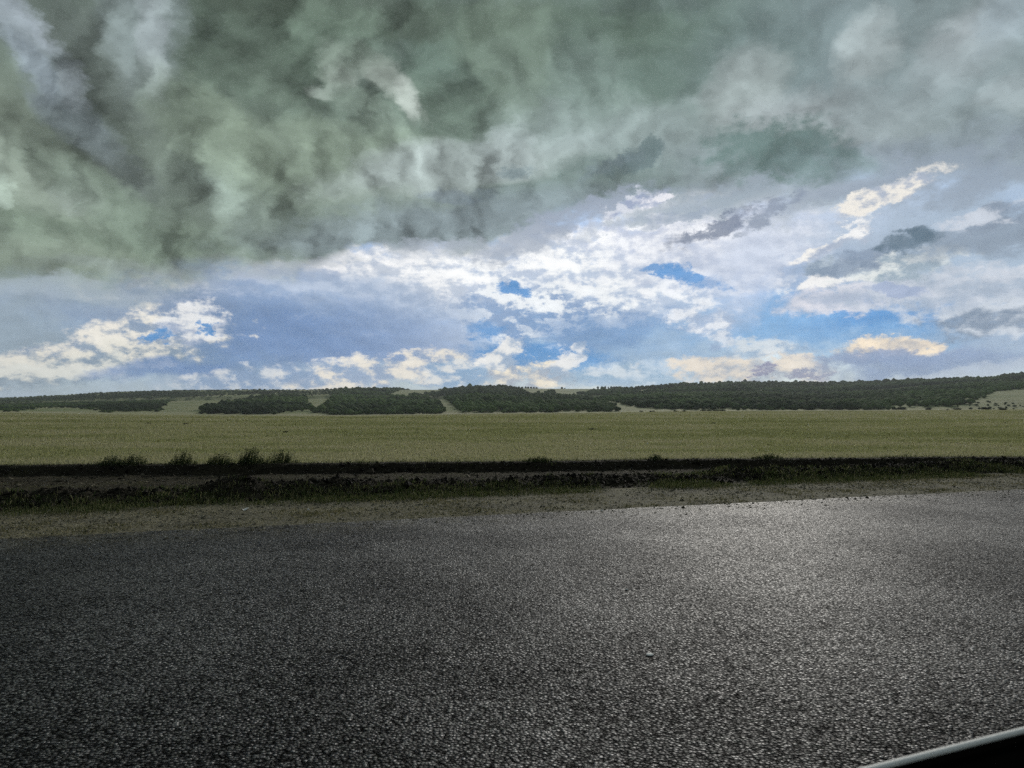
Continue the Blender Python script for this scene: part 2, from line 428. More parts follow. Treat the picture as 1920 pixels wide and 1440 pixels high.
def mesh_obj(name, verts, faces, mat, parent=None, smooth_shade=False, attrs=None, tri=None):
    """faces: int array (n,k) all of one size"""
    verts = np.asarray(verts, np.float32); faces = np.asarray(faces, np.int32)
    me = bpy.data.meshes.new(name)
    n, k = faces.shape
    me.vertices.add(len(verts)); me.vertices.foreach_set('co', verts.ravel())
    me.loops.add(n*k); me.loops.foreach_set('vertex_index', faces.ravel())
    me.polygons.add(n); me.polygons.foreach_set('loop_start', np.arange(0, n*k, k, dtype=np.int32))
    me.update(calc_edges=True)
    me.polygons.foreach_set('use_smooth', np.full(n, smooth_shade))
    for an, val in (attrs or {}).items():
        at = me.attributes.new(an, 'FLOAT', 'POINT'); at.data.foreach_set('value', np.asarray(val, np.float32))
    me.materials.append(mat)
    o = bpy.data.objects.new(name, me); SC.collection.objects.link(o)
    if parent: o.parent = parent
    return o
def tag(o, label=None, cat=None, group=None, kind=None):
    for k, v in (('label', label), ('category', cat), ('group', group), ('kind', kind)):
        if v: o[k] = v
    return o
def empty(name, loc, label, cat, group=None):
    o = bpy.data.objects.new(name, None); SC.collection.objects.link(o); o.location = loc
    o.empty_display_size = .1
    return tag(o, label, cat, group)
def grid_faces(nu, nv):
    i, j = np.meshgrid(np.arange(nu-1), np.arange(nv-1), indexing='ij')
    a = i*nv + j
    return np.stack([a, a+nv, a+nv+1, a+1], -1).reshape(-1, 4)

def material(name, rough=.9, spec=.3):
    m = bpy.data.materials.new(name); m.use_nodes = True
    nt = m.node_tree; b = nt.nodes['Principled BSDF']
    b.inputs['Roughness'].default_value = rough; b.inputs['Specular IOR Level'].default_value = spec
    return m, G(nt), b
def attr(h, name):
    return h.n('ShaderNodeAttribute', attribute_name=name).outputs['Fac']
def pos(h): return h.n('ShaderNodeNewGeometry').outputs['Position']
def bump(h, b, height, dist, strength=1.):
    nd = h.n('ShaderNodeBump'); nd.inputs['Strength'].default_value = strength; nd.inputs['Distance'].default_value = dist
    h.put(nd.inputs['Height'], height); h.L.new(nd.outputs[0], b.inputs['Normal'])

# asphalt: coarse pale chippings in dark binder
M_ROAD, h, b = material("asphalt", .5, .5)
P = pos(h)
grain = h.n('ShaderNodeTexVoronoi'); h.put(grain.inputs['Vector'], P); grain.inputs['Scale'].default_value = 62
gd, gc = grain.outputs['Distance'], grain.outputs['Color']
gv = h.n('ShaderNodeSeparateColor'); h.put(gv.inputs[0], gc); gv = gv.outputs[0]
fine = h.noise(P, 90, 3, .6, dim='3D')
patch = h.noise(P, .55, 5, .6, dim='3D')
mott = h.noise(P, 7, 4, .65, dim='3D')
chip = h.m('POWER', gv, 3.)
v_ = h.m('MULTIPLY_ADD', chip, .13, .005)
gap = h.step(gd, .62, .3, .12, 1.)
v_ = h.m('MULTIPLY', v_, gap)
v_ = h.m('MULTIPLY', v_, h.step(patch, .25, .75, .6, 1.3))
v_ = h.m('MULTIPLY', v_, h.step(mott, .3, .7, .65, 1.3))
cr = h.n('ShaderNodeCombineColor')
h.put(cr.inputs[0], v_); h.put(cr.inputs[1], h.m('MULTIPLY', v_, 1.06)); h.put(cr.inputs[2], h.m('MULTIPLY', v_, .92))
dust = h.m('MULTIPLY', attr(h, 'edge'), h.step(h.noise(P, 3.2, 5, .65, dim='3D'), .36, .62))
h.L.new(h.mix(h.m('MULTIPLY', dust, .85), cr.outputs[0], h.mix(chip, (.05, .046, .03), (.20, .18, .12))), b.inputs['Base Color'])
gv2 = h.n('ShaderNodeSeparateColor'); h.put(gv2.inputs[0], gc)
worn = h.step(patch, .35, .7, .35, 1.)
h.put(b.inputs['Specular IOR Level'], h.m('MULTIPLY', h.m('MULTIPLY', gap, h.m('MULTIPLY_ADD', h.m('POWER', gv2.outputs[1], 2.), 2.4, .12)), worn))
h.put(b.inputs['Roughness'], h.m('MULTIPLY_ADD', gv2.outputs[2], .3, .46))
bump(h, b, h.m('ADD', h.m('MULTIPLY', gd, -1.), h.m('ADD', h.m('MULTIPLY', fine, .6), h.m('MULTIPLY', gv, .7))), .012, 1.)

# verge: crushed stone, dust and dry stalks
M_VERGE, h, b = material("gravel_verge", .95, .2)
P = pos(h)
vo = h.n('ShaderNodeTexVoronoi'); h.put(vo.inputs['Vector'], P); vo.inputs['Scale'].default_value = 34
sv = h.n('ShaderNodeSeparateColor'); h.put(sv.inputs[0], vo.outputs['Color'])
n1 = h.noise(P, 1.1, 5, .65, dim='3D'); n2 = h.noise(P, 22, 4, .7, dim='3D')
c1 = h.mix(h.step(n1, .35, .65), (.085, .078, .038), (.22, .20, .115))
c1 = h.mix(h.step(n2, .35, .7), h.mix(.6, c1, (.02, .02, .012)), c1)
c1 = h.mix(h.m('MULTIPLY', h.m('POWER', sv.outputs[0], 3.), .7), c1, (.26, .24, .19))
h.L.new(c1, b.inputs['Base Color'])
bump(h, b, h.m('SUBTRACT', n2, vo.outputs['Distance']), .02, .9)

# ditch soil: black earth, a drier brown floor
M_SOIL, h, b = material("dark_soil", .97, .1)
P = pos(h)
n1 = h.noise(P, 2.2, 5, .65, dim='3D'); n2 = h.noise(P, 26, 5, .7, dim='3D')
dark = h.mix(n2, (.007, .006, .005), (.048, .041, .027))
dry = h.mix(n2, (.022, .019, .012), (.085, .074, .05))
dry = h.mix(h.step(n1, .4, .65), dry, h.mix(n2, (.03, .028, .012), (.07, .068, .03)))
h.L.new(h.mix(attr(h, 'dry'), dark, dry), b.inputs['Base Color'])
bump(h, b, n2, .05, 1.)

# field and hillside grass
M_FIELD, h, b = material("field_grass_ground", .95, .15)
P = pos(h)
PX = h.v('MULTIPLY', P, (.35, 1., 1.))
big = h.noise(PX, .02, 5, .6, dim='3D'); med = h.noise(PX, .22, 5, .65, dim='3D')
fin = h.noise(P, 2.6, 5, .75, dim='3D'); tin = h.noise(P, 14, 3, .7, dim='3D')
c = h.mix(h.step(big, .35, .62), (.42, .39, .26), (.34, .35, .165))
c = h.mix(h.step(med, .38, .66, 0., .8), c, (.38, .35, .22))
c = h.mix(h.step(fin, .42, .70, 0., .6), c, (.12, .135, .045))
c = h.mix(h.step(tin, .45, .75, 0., .6), c, (.32, .30, .19))
hill = attr(h, 'hill')
hc = h.mix(h.step(h.noise(P, .012, 5, .6, dim='3D'), .35, .65), (.20, .235, .10), (.31, .31, .17))
hc = h.mix(h.step(h.noise(P, .09, 5, .7, dim='3D'), .45, .7, 0., .5), hc, (.055, .085, .035))
c = h.mix(hill, c, hc)
h.L.new(c, b.inputs['Base Color'])
bump(h, b, h.m('ADD', fin, tin), .12, .7)

# ------------------------------------------------------------------ lie of the land
YAW = math.radians(17.4); CY, SY = math.cos(YAW), math.sin(YAW)
def st(x, y): return x*CY + y*SY, -x*SY + y*CY        # along and across the road
def xy(s, t): return s*CY - t*SY, s*SY + t*CY
ROAD_T = 9.23
def bank_foot(s): return 17.9 - .19*np.clip(s, -20, 22) + .9*(fbm(s*.35, s*0+3, 5, 5, .6)-.5)
ROWX = np.array([-600, 0, 200, 400, 640, 960, 1100, 1280, 1600, 1920, 2500.])
BASE = np.array([770, 772, 775, 777, 778, 774, 773, 770, 769, 767, 764.])
MIDX = np.array([-600, 0, 300, 640, 820, 900, 1000, 1100, 1200, 1380, 1500, 1650, 1800, 1920, 2500])
MID_ = np.array([762, 759, 752, 747, 750, 741, 744, 749, 744, 739, 745, 739, 726, 718, 712.])
CRX = np.array([-600, 0, 100, 200, 300, 450, 640, 820, 880, 940, 1000, 1170, 1230, 1300, 1420, 1560, 1640, 1700, 1800, 1850, 1920, 2500])
CR_ = np.array([760, 747.5, 742.5, 736.5, 733.5, 732, 732, 732, 728, 727.5, 730, 730.5, 726, 722, 720, 721, 718.5, 715.5, 713.5, 712, 706, 690.])
R0, R1, R2, R3 = 420., 760., 1000., 1600.
def px_of(x, y):
    az = np.clip(np.arctan2(x, y), -.93, .93)
    return CX + F*np.tan(az), np.hypot(x, y)*np.cos(az)   # frame column of that compass direction, distance along the view axis
def land(x, y):
    """height of the open ground, ditch and road left out"""
    px, rho = px_of(x, y)
    base, mid, cr = np.interp(px, ROWX, BASE), np.interp(px, MIDX, MID_), np.interp(px, CRX, CR_)
    zb = EYE + (HY-base)/F*R0
    zm = EYE + (HY-mid)/F*R1
    zd = EYE + (HY-mid-1.5)/F*R2
    zc = EYE + (HY-cr)/F*R3
    zf = .05 + (zb-.05)*smooth(rho, 60, R0)**.8
    z = np.where(rho < R0, zf,
        np.where(rho < R1, zb + (zm-zb)*np.clip((rho-R0)/(R1-R0), 0, 1)**.85,
        np.where(rho < R2, zm + (zd-zm)*(rho-R1)/(R2-R1),
        np.where(rho < R3, zd + (zc-zd)*smooth(rho, R2-250, R3), zc - (rho-R3)*.035))))
    z = np.where(rho > R3, np.maximum(z, -60), z)
    z = z + .10*(fbm(x*.12, y*.12, 3, 11)-.5)*smooth(rho, 20, 60)
    return z
def near_land(x, y):
    """road bed, verge, ridge of turned earth, ditch and bank"""
    s, t = st(x, y)
    foot = bank_foot(s)
    z = -.02 - .03*smooth(t, 9.3, 11.6) + .012*(fbm(x*3, y*3, 3, 21)-.5)*smooth(t, 9.25, 9.6)
    rid = .11 + .17*fbm(s*.55, s*0, 3, 31) + .17*np.exp(-((s+.9)/.45)**2) + .06*np.exp(-((s-.4)/.5)**2) - .05*np.exp(-((s-8)/2.)**2)
    cen = 12.65 + .35*(fbm(s*.5, s*0+9, 3, 33)-.5)
    w = .42 + .2*(fbm(s*.9, s*0+2, 2, 37)-.5)
    z = z + rid*np.exp(-((t-cen)/w)**2)
    z = z - .10*smooth(t, 12.9, 13.8)
    rough = smooth(t, 11.9, 12.3)*(1-.55*smooth(t, 13.1, 13.6))
    z = z + rough*(.13*(fbm(x*4.2, y*4.2, 4, 41, .6)-.5) + .05*(fbm(x*14, y*14, 3, 43, .6)-.5))
    zb = land(x, y)
    k = smooth(t, foot, foot+.30)
    lip = .015*np.exp(-((t-foot-.42)/.22)**2)
    z = z*(1-k) + zb*k + lip + k*(1-smooth(t, foot+.3, foot+.8))*.05*(fbm(x*9, y*9, 3, 47)-.5)
    return z
def ground_z(x, y):
    x = np.asarray(x, float); y = np.asarray(y, float)
    s, t = st(x, y)
    return np.where((t < bank_foot(s)+.9) & (t > ROAD_T), near_land(x, y), np.where(t > ROAD_T, land(x, y), 0.))
def at(px, py, z=0.):
    """point of a level at height z seen in that direction"""
    Y = (EYE-z)*F/(py-HY); return (px-CX)/F*Y, Y
def at_land(px, py):
    """first point of the open land met in the direction of pixel px, py (vectorised over equal arrays)"""
    px = np.atleast_1d(np.asarray(px, float)); py = np.atleast_1d(np.asarray(py, float))
    Y = np.geomspace(17, 1700, 900)[None, :]
    X = (px[:, None]-CX)/F*Y
    row = HY - (land(X, Y*np.ones_like(X))-EYE)/Y*F
    k = np.argmax(row <= py[:, None], 1)
    Yk = Y[0, k]; return (px-CX)/F*Yk, Yk

# ------------------------------------------------------------------ ground sheet out to the horizon
azs = np.concatenate([np.linspace(-math.pi, -.85, 60, endpoint=False), np.linspace(-.85, .85, 620), np.linspace(.85, math.pi, 60)[1:]])
rs = np.concatenate([np.geomspace(1, 14, 14, endpoint=False), np.geomspace(14, 60, 110, endpoint=False), np.geomspace(60, 2000, 330, endpoint=False), np.geomspace(2000, 2900, 6)])
A_, R_ = np.meshgrid(azs, rs, indexing='ij')
X_, Y_ = np.sin(A_)*R_, np.cos(A_)*R_
Z_ = land(X_, Y_)
S_, T_ = st(X_, Y_)
low = (T_ < bank_foot(S_)+.75) & (T_ > -7)
Z_ = np.where(low, np.minimum(Z_, -.45), Z_)
rho_ = px_of(X_, Y_)[1]
hillv = smooth(rho_, R0-5, R0+30)
vs = np.stack([X_, Y_, Z_], -1).reshape(-1, 3); fs = grid_faces(len(azs), len(rs))
tag(mesh_obj("ground", vs, fs[:, ::-1], M_FIELD, smooth_shade=True, attrs={'hill': hillv.ravel()}),
    "flat green and straw coloured field running back to the wooded hills", kind='structure')

# road
ss = np.concatenate([np.linspace(-150, -18, 80, endpoint=False), np.linspace(-18, 26, 900, endpoint=False), np.linspace(26, 260, 120)]); ts = np.linspace(-6.5, ROAD_T, 30)
S2, T2 = np.meshgrid(ss, ts, indexing='ij')
edge_n = .16*(fbm(S2*1.6, S2*0, 6, 3, .72)-.5)*smooth(T2, ROAD_T-.6, ROAD_T)
X2, Y2 = xy(S2, T2+edge_n)
vs = np.stack([X2, Y2, 0*X2], -1).reshape(-1, 3)
road_faces = grid_faces(len(ss), len(ts))
o = mesh_obj("road", vs, road_faces, M_ROAD, attrs={'edge': smooth(T2, ROAD_T-1.1, ROAD_T+.1).ravel()}); tag(o, kind='structure')

# verge and ditch, finely modelled where the photograph looks
def strip(name, mat, sa, t0, t1, nt_):
    S3, K3 = np.meshgrid(sa, np.linspace(0, 1, nt_), indexing='ij')
    a, b_ = (t0(S3) if callable(t0) else t0), (t1(S3) if callable(t1) else t1)
    T3 = a + (b_-a)*K3
    X3, Y3 = xy(S3, T3); Z3 = near_land(X3, Y3) + .003
    foot = bank_foot(S3)
    dry = smooth(T3, 13.0, 13.35)*(1-smooth(T3, foot-.45, foot-.05)) + smooth(T3, foot+.45, foot+.7)
    dry = np.maximum(dry, 1-smooth(T3, 11.75, 12.15))
    streak = smooth(fbm(S3*.5, T3*3.5, 4, 95, .6), .42, .6)
    dry = np.clip(dry*(.35+.65*streak) + .35*(1-dry)*smooth(fbm(S3*1.2, T3*6, 4, 97, .6), .5, .66), 0, 1)
    o = mesh_obj(name, np.stack([X3, Y3, Z3], -1).reshape(-1, 3), grid_faces(len(sa), nt_), mat, smooth_shade=True, attrs={'dry': dry.ravel()})
    return tag(o, kind='structure')
sa = np.concatenate([np.linspace(-90, -24, 90, endpoint=False), np.linspace(-24, 34, 1400, endpoint=False), np.linspace(34, 150, 120)])
strip("verge", M_VERGE, sa, ROAD_T-.12, 11.9, 70)
strip("ditch", M_SOIL, sa, 11.9, lambda s: bank_foot(s)+.85, 230)

# ------------------------------------------------------------------ stuff: pebbles, clods, grass
def in_view(x, y, m=.25):
    u = x/np.maximum(y, .01); return (np.abs(u) < CX/F+m) & (y > 0)
def scatter_lumps(name, label, x, y, size, flat, mat, seed, sink=.3, kind='stuff'):
    """small eight-faced stones or clods, each with uneven corners"""
    r = np.random.default_rng(seed); n = len(x)
    base = np.array([[1,0,0],[0,1,0],[-1,0,0],[0,-1,0],[0,0,1],[0,0,-1]], float)
    f = np.array([[0,1,4],[1,2,4],[2,3,4],[3,0,4],[1,0,5],[2,1,5],[3,2,5],[0,3,5]])
    v = base[None]*(r.uniform(.55, 1.15, (n, 6, 1)))
    v = v + r.uniform(-.25, .25, (n, 6, 3))
    a = r.uniform(0, 6.28, n); ca, sa_ = np.cos(a)[:, None], np.sin(a)[:, None]
    vx = v[..., 0]*ca - v[..., 1]*sa_; vy = v[..., 0]*sa_ + v[..., 1]*ca
    v = np.stack([vx, vy, v[..., 2]*flat], -1)*size[:, None, None]
    z = ground_z(x, y)
    v += np.stack([x, y, z + size*flat*(1-2*sink)*.5], -1)[:, None]
    tint = np.repeat(r.uniform(0, 1, n), 6)
    fs = (f[None] + 6*np.arange(n)[:, None, None]).reshape(-1, 3)
    return tag(mesh_obj(name, v.reshape(-1, 3), fs, mat, attrs={'tint': tint}), label, kind=kind)
def blades(name, label, x, y, z, h_, w_, mat, seed, per=6, spread=.06, lean=.5, kind='stuff', parent=None, patchy=False):
    """tufts: per blades rooted round each point; each blade two joined triangles"""
    r = np.random.default_rng(seed); n = len(x)
    X = np.repeat(x, per) + r.normal(0, spread, n*per); Y = np.repeat(y, per) + r.normal(0, spread, n*per)
    Z = np.repeat(z, per); H = np.repeat(h_, per)*r.uniform(.45, 1.15, n*per)
    W = (np.repeat(w_, per) if np.ndim(w_) else w_)*r.uniform(.6, 1.4, n*per)
    a = r.uniform(0, 6.28, n*per); l = r.uniform(.0, lean, n*per); b_ = r.uniform(0, 6.28, n*per)
    dx_, dy_ = np.cos(a)*W, np.sin(a)*W
    lx, ly = np.cos(b_)*l*H, np.sin(b_)*l*H
    p0 = np.stack([X-dx_, Y-dy_, Z-.02], -1); p1 = np.stack([X+dx_, Y+dy_, Z-.02], -1)
    p2 = np.stack([X+lx*.4+dx_*.7, Y+ly*.4+dy_*.7, Z+H*.55], -1)
    p3 = np.stack([X+lx, Y+ly, Z+H*(1-.3*l)], -1)
    v = np.stack([p0, p1, p2, p3], 1).reshape(-1, 3)
    k = 4*np.arange(n*per)[:, None]
    fs = np.concatenate([k + np.array([[0, 1, 2]]), k + np.array([[0, 2, 3]])])
    tint = r.uniform(0, 1, n*per)
    if patchy: tint = .42*tint + .58*patch_tint(X, Y)*(.7+.3*smooth(Y, 40, 200))
    tint = np.repeat(tint, 4)
    o = mesh_obj(name, v, fs, mat, parent=parent, attrs={'tint': tint})
    return tag(o, label, kind=kind) if kind else o

def patch_tint(x, y):
    return smooth(.55*fbm(x*.035, y*.11, 4, 91)+.45*fbm(x*.3, y*.5, 3, 93), .34, .64)
def ramp_mat(name, cols, rough=.9, spec=.2, trans=None):
    m, h, b = material(name, rough, spec)
    t = attr(h, 'tint'); n = len(cols); c = cols[0]
    for k in range(1, n): c = h.mix(h.step(t, (k-1)/(n-1)+.1/n, k/(n-1)-.1/n), c, cols[k])
    h.L.new(c, b.inputs['Base Color'])
    if trans:
        tr = h.n('ShaderNodeBsdfTranslucent'); h.L.new(c, tr.inputs[0])
        ms = h.n('ShaderNodeMixShader'); ms.inputs[0].default_value = trans
        h.L.new(b.outputs[0], ms.inputs[1]); h.L.new(tr.outputs[0], ms.inputs[2])
        out = [q for q in m.node_tree.nodes if q.type == 'OUTPUT_MATERIAL'][0]
        h.L.new(ms.outputs[0], out.inputs[0])
    return m
M_PEB = ramp_mat("pebble_stone", [(.05, .045, .028), (.10, .092, .062), (.16, .145, .10), (.30, .275, .20)])
M_CLOD = ramp_mat("black_earth_clod", [(.006, .005, .004), (.02, .017, .012), (.05, .043, .03)], spec=.1)
M_GFIELD = ramp_mat("field_grass_blade", [(.205, .22, .098), (.32, .335, .152), (.43, .41, .25), (.52, .49, .36)], trans=.4)
M_GVERGE = ramp_mat("verge_grass_blade", [(.025, .042, .015), (.055, .080, .025), (.10, .11, .04), (.22, .21, .12)], trans=.3)
M_GDRY = ramp_mat("dry_verge_blade", [(.06, .07, .028), (.12, .12, .055), (.22, .20, .11), (.34, .31, .2)], trans=.3)
M_WEED = ramp_mat("dark_weed_leaf", [(.016, .026, .012), (.035, .050, .02), (.065, .08, .03)], trans=.3)

def pick(n, smin, smax, tmin, tmax, dens=None, seed=1):
    r = np.random.default_rng(seed)
    s = r.uniform(smin, smax, n); t = r.uniform(tmin, tmax, n)
    x, y = xy(s, t); ok = in_view(x, y)
    if dens is not None: ok &= r.uniform(0, 1, n) < dens(s, t, x, y)
    return x[ok], y[ok], s[ok], t[ok]
# gravel
x, y, s, t = pick(150000, -22, 34, ROAD_T-1.3, 12.0, lambda s, t, x, y: np.where(t < ROAD_T+.1, .16*smooth(t, ROAD_T-1.3, ROAD_T+.1)**2, .35+.65*smooth(fbm(x*1.3, y*1.3, 3, 51), .35, .65)), 3)
scatter_lumps("gravel", "loose crushed stone and grit scattered along the road verge", x, y, rng.gamma(2., .0042, len(x))+.003, .7, M_PEB, 5)
# clods
x, y, s, t = pick(33800, -24, 38, 11.9, 13.5, lambda s, t, x, y: np.exp(-((t-12.6)/.5)**2), 4)
x2, y2, s2, _ = pick(78000, -24, 38, 12, 22, lambda s, t, x, y: np.exp(-((t-bank_foot(s)-.12)/.22)**2), 6)
x = np.concatenate([x, x2]); y = np.concatenate([y, y2])
scatter_lumps("earth_clods", "black clods of turned earth along the ditch ridge and bank", x, y, rng.gamma(2., .011, len(x))+.008, .8, M_CLOD, 8)
x, y, s, t = pick(39000, -24, 38, 13.2, 20, lambda s, t, x, y: np.where(t < bank_foot(s)-.1, .5, 0), 14)
M_CLOD2 = ramp_mat("dry_soil_crumb", [(.012, .011, .008), (.03, .026, .018), (.07, .06, .04), (.16, .14, .1)], spec=.1)
scatter_lumps("soil_crumbs", "small crumbs of dry brown soil on the ditch floor", x, y, rng.gamma(2., .009, len(x))+.006, .7, M_CLOD2, 9)
# grass and weeds at the foot of the ridge, on the verge and on the ridge crown
x, y, s, t = pick(67600, -24, 38, 11.15, 12.5, lambda s, t, x, y: np.clip(smooth(t, 11.2, 11.8)*(1-smooth(t, 12.2, 12.5)), 0, 1)*smooth(fbm(x*.9, y*.9, 3, 61), .32, .6), 15)
blades("verge_grass", "low dark green grass and weeds along the foot of the earth ridge", x, y, ground_z(x, y), rng.uniform(.03, .10, len(x))*(.5+fbm(x*.8, y*.8, 2, 63)), .0035, M_GVERGE, 16, per=5, spread=.05)
x, y, s, t = pick(59800, -24, 38, ROAD_T+.15, 11.6, lambda s, t, x, y: .5*smooth(fbm(x*1.6, y*1.6, 3, 65), .42, .62), 17)
blades("verge_stalks", "thin dry grass and stalks growing through the gravel verge", x, y, ground_z(x, y), rng.uniform(.012, .05, len(x))*(.4+fbm(x*2, y*2, 2, 99)), .003, M_GDRY, 18, per=5, spread=.05, lean=1.1)
x, y, s, t = pick(9100, -24, 38, 12.3, 13.2, lambda s, t, x, y: smooth(fbm(x*1.2, y*1.2, 3, 67), .5, .62), 19)
blades("ridge_weeds", "pale dry weeds sprouting from the crown of the earth ridge", x, y, ground_z(x, y), rng.uniform(.04, .12, len(x)), .003, M_GVERGE, 20, per=6, spread=.04, lean=.7)
# field edge and the field beyond
x, y, s, t = pick(54000, -26, 40, 13, 24, lambda s, t, x, y: np.exp(-((t-bank_foot(s)-.55)/.28)**2), 21)
blades("bank_grass", "dark grass fringe on the lip of the far ditch bank", x, y, ground_z(x, y), rng.uniform(.02, .09, len(x))*(.3+1.2*fbm(s*.6, s*0, 3, 69)), .004, M_GVERGE, 22, per=5, spread=.06)
def field_pts(n, y0, y1, seed):
    r = np.random.default_rng(seed)
    Y = y0*(y1/y0)**r.uniform(0, 1, n); X = Y*r.uniform(-1.05, 1.05, n)
    s, t = st(X, Y); ok = t > bank_foot(s)+.75
    return X[ok], Y[ok]
x, y = field_pts(150000, 16, 70, 23)
blades("field_grass", "short green and straw coloured grass covering the near field", x, y, land(x, y), (.06+.0022*y)*rng.uniform(.5, 1.2, len(x)), .0035+.00028*y, M_GFIELD, 24, per=4, spread=.12, lean=.7, patchy=True)
x, y = field_pts(94000, 65, 330, 25)
blades("far_field_grass", "sparse tufts of grass across the distant half of the field", x, y, land(x, y), (.12+.0010*y)*rng.uniform(.4, 1.1, len(x)), .02+.0004*y, M_GFIELD, 26, per=3, spread=.4, lean=.7, patchy=True)

# ------------------------------------------------------------------ woods on the hills
def ico(sub=1):
    import bmesh
    bm = bmesh.new(); bmesh.ops.create_icosphere(bm, subdivisions=sub, radius=1)
    bm.verts.ensure_lookup_table()
    v = np.array([q.co[:] for q in bm.verts]); f = np.array([[q.index for q in p.verts] for p in bm.faces]); bm.free()
    return v, f
ICO1, ICO2 = ico(1), ico(2)
def crown_template(r, big=False):
    v, f = ICO2 if big else ICO1
    v = v.copy(); n = len(v)
    lump = sum(np.maximum(0, (v @ (d/np.linalg.norm(d))))**3*a for d, a in zip(r.normal(size=(6, 3)), r.uniform(.1, .5, 6)))
    v = v*(.66 + lump[:, None]*.45 + r.uniform(-.07, .07, (n, 1)))
    return v, f
TEMPL = [crown_template(np.random.default_rng(100+k)) for k in range(10)]
TEMPLB = [crown_template(np.random.default_rng(200+k), True) for k in range(8)]
def leaf_cards(r, n, size):
    """small leaf clumps spread through a crown's volume"""
    d = r.normal(size=(n, 3)); d /= np.linalg.norm(d, axis=1)[:, None]
    p = d*r.uniform(.55, 1.05, (n, 1))
    a = r.normal(size=(n, 3))*size; b_ = r.normal(size=(n, 3))*size; c_ = r.normal(size=(n, 3))*size
    v = np.stack([p+a, p+b_, p+c_], 1).reshape(-1, 3); return v, np.arange(3*n).reshape(-1, 3)
M_WOOD, h, b = material("wood_foliage", .95, .1)
P = pos(h); t_ = attr(h, 'tint')
c = h.mix(h.step(t_, 0., 1.), (.040, .085, .028), (.21, .32, .105))
c = h.mix(h.step(h.noise(P, .8, 3, .7, dim='3D'), .4, .65, 0., .7), c, (.016, .026, .013))
c = h.mix(h.step(h.noise(P, .006, 4, .6, dim='3D'), .4, .65, 0., .45), c, (.075, .082, .058))
h.L.new(c, b.inputs['Base Color'])
tr = h.n('ShaderNodeBsdfTranslucent'); h.L.new(c, tr.inputs[0])
ms = h.n('ShaderNodeMixShader'); ms.inputs[0].default_value = .35
h.L.new(b.outputs[0], ms.inputs[1]); h.L.new(tr.outputs[0], ms.inputs[2])
h.L.new(ms.outputs[0], [q for q in M_WOOD.node_tree.nodes if q.type == 'OUTPUT_MATERIAL'][0].inputs[0])
def poly_in(px, py, poly):
    inside = np.zeros(len(px), bool); n = len(poly)
    for i in range(n):
        x1, y1 = poly[i]; x2, y2 = poly[(i+1) % n]
        if y1 == y2: continue
        c = ((y1 > py) != (y2 > py)) & (px < (x2-x1)*(py-y1)/(y2-y1)+x1)
        inside ^= c
    return inside
def wood(name, label, poly, seed, dens=1., holes=(), hscale=1., wscale=1.):
    r = np.random.default_rng(seed)
    P_ = np.array(poly, float); x0, x1 = P_[:, 0].min()-4, P_[:, 0].max()+4
    u0, u1 = (x0-CX)/F, (x1-CX)/F
    VX, VT, VF, off = [], [], [], 0
    for (ra, rb, sp, wid) in ((R0-12, R1+30, 3.9, 3.5), (R1+30, 1130, 5.6, 4.8), (1130, R3+25, 6.8, 5.6)):
        n = int((u1-u0)*(rb**2-ra**2)/2/sp**2*dens*1.25)
        Y = np.sqrt(r.uniform(ra*ra, rb*rb, n)); X = Y*r.uniform(u0, u1, n)
        Z = land(X, Y); px = CX+X/Y*F; py = HY-(Z-EYE)/Y*F
        wob = 16*(fbm(X*.035, Y*.035, 4, seed, .6)-.5)
        wy = 5*(fbm(X*.05+9, Y*.02, 3, seed+1, .6)-.5)
        near = sum(poly_in(px+wob+jx, py+wy+jy, poly).astype(float) for jx, jy in ((0, 0), (9, 0), (-9, 0), (0, 2.2), (0, -2.2)))/5
        ok = r.uniform(0, 1, n) < near**1.6
        for hp in holes: ok &= ~poly_in(px+wob*.5, py, hp)
        ok &= r.uniform(0, 1, n) < .55+.9*fbm(X*.04, Y*.04, 3, seed+9)
        X, Y, Z = X[ok], Y[ok], Z[ok]; m = len(X)
        if not m: continue
        W = wscale*wid*(.5+.65*r.uniform(0, 1, m)**1.6)*(.7+.6*fbm(X*.02, Y*.02, 3, seed+3)); H = W*r.uniform(.5, .85, m)*hscale
        ti = r.uniform(0, 1, m)*.5 + .8*(smooth(fbm(X*.012, Y*.012, 4, seed+5), .3, .7)-.2)
        k = r.integers(0, 10, m); a = r.uniform(0, 6.28, m)
        for q in range(10):
            ii = np.nonzero(k == q)[0]
            if not len(ii): continue
            tv, tf = TEMPL[q]
            ca, sa_ = np.cos(a[ii])[:, None], np.sin(a[ii])[:, None]
            vx = (tv[:, 0]*ca-tv[:, 1]*sa_)*W[ii, None]+X[ii, None]
            vy = (tv[:, 0]*sa_+tv[:, 1]*ca)*W[ii, None]+Y[ii, None]
            vz = tv[None, :, 2]*H[ii, None]+(Z[ii]+H[ii]*.8)[:, None]
            VX.append(np.stack([vx, vy, vz], -1).reshape(-1, 3)); VT.append(np.repeat(ti[ii], len(tv)))
            VF.append((tf[None]+(off+len(tv)*np.arange(len(ii)))[:, None, None]).reshape(-1, 3)); off += len(tv)*len(ii)
    return tag(mesh_obj(name, np.concatenate(VX), np.concatenate(VF), M_WOOD, smooth_shade=True, attrs={'tint': np.concatenate(VT)}), label, kind='stuff')
GULLY = [(796,748.5),(834,747.5),(848,756),(864,772),(838,775),(826,760)]
GAP = [(728,742),(742,735),(760,731.5),(822,731.5),(845,734),(800,740),(760,743)]
TRACK = [(1072,741),(1095,741.5),(1138,751),(1160,757),(1205,766),(1163,773),(1150,762),(1126,754),(1090,746)]
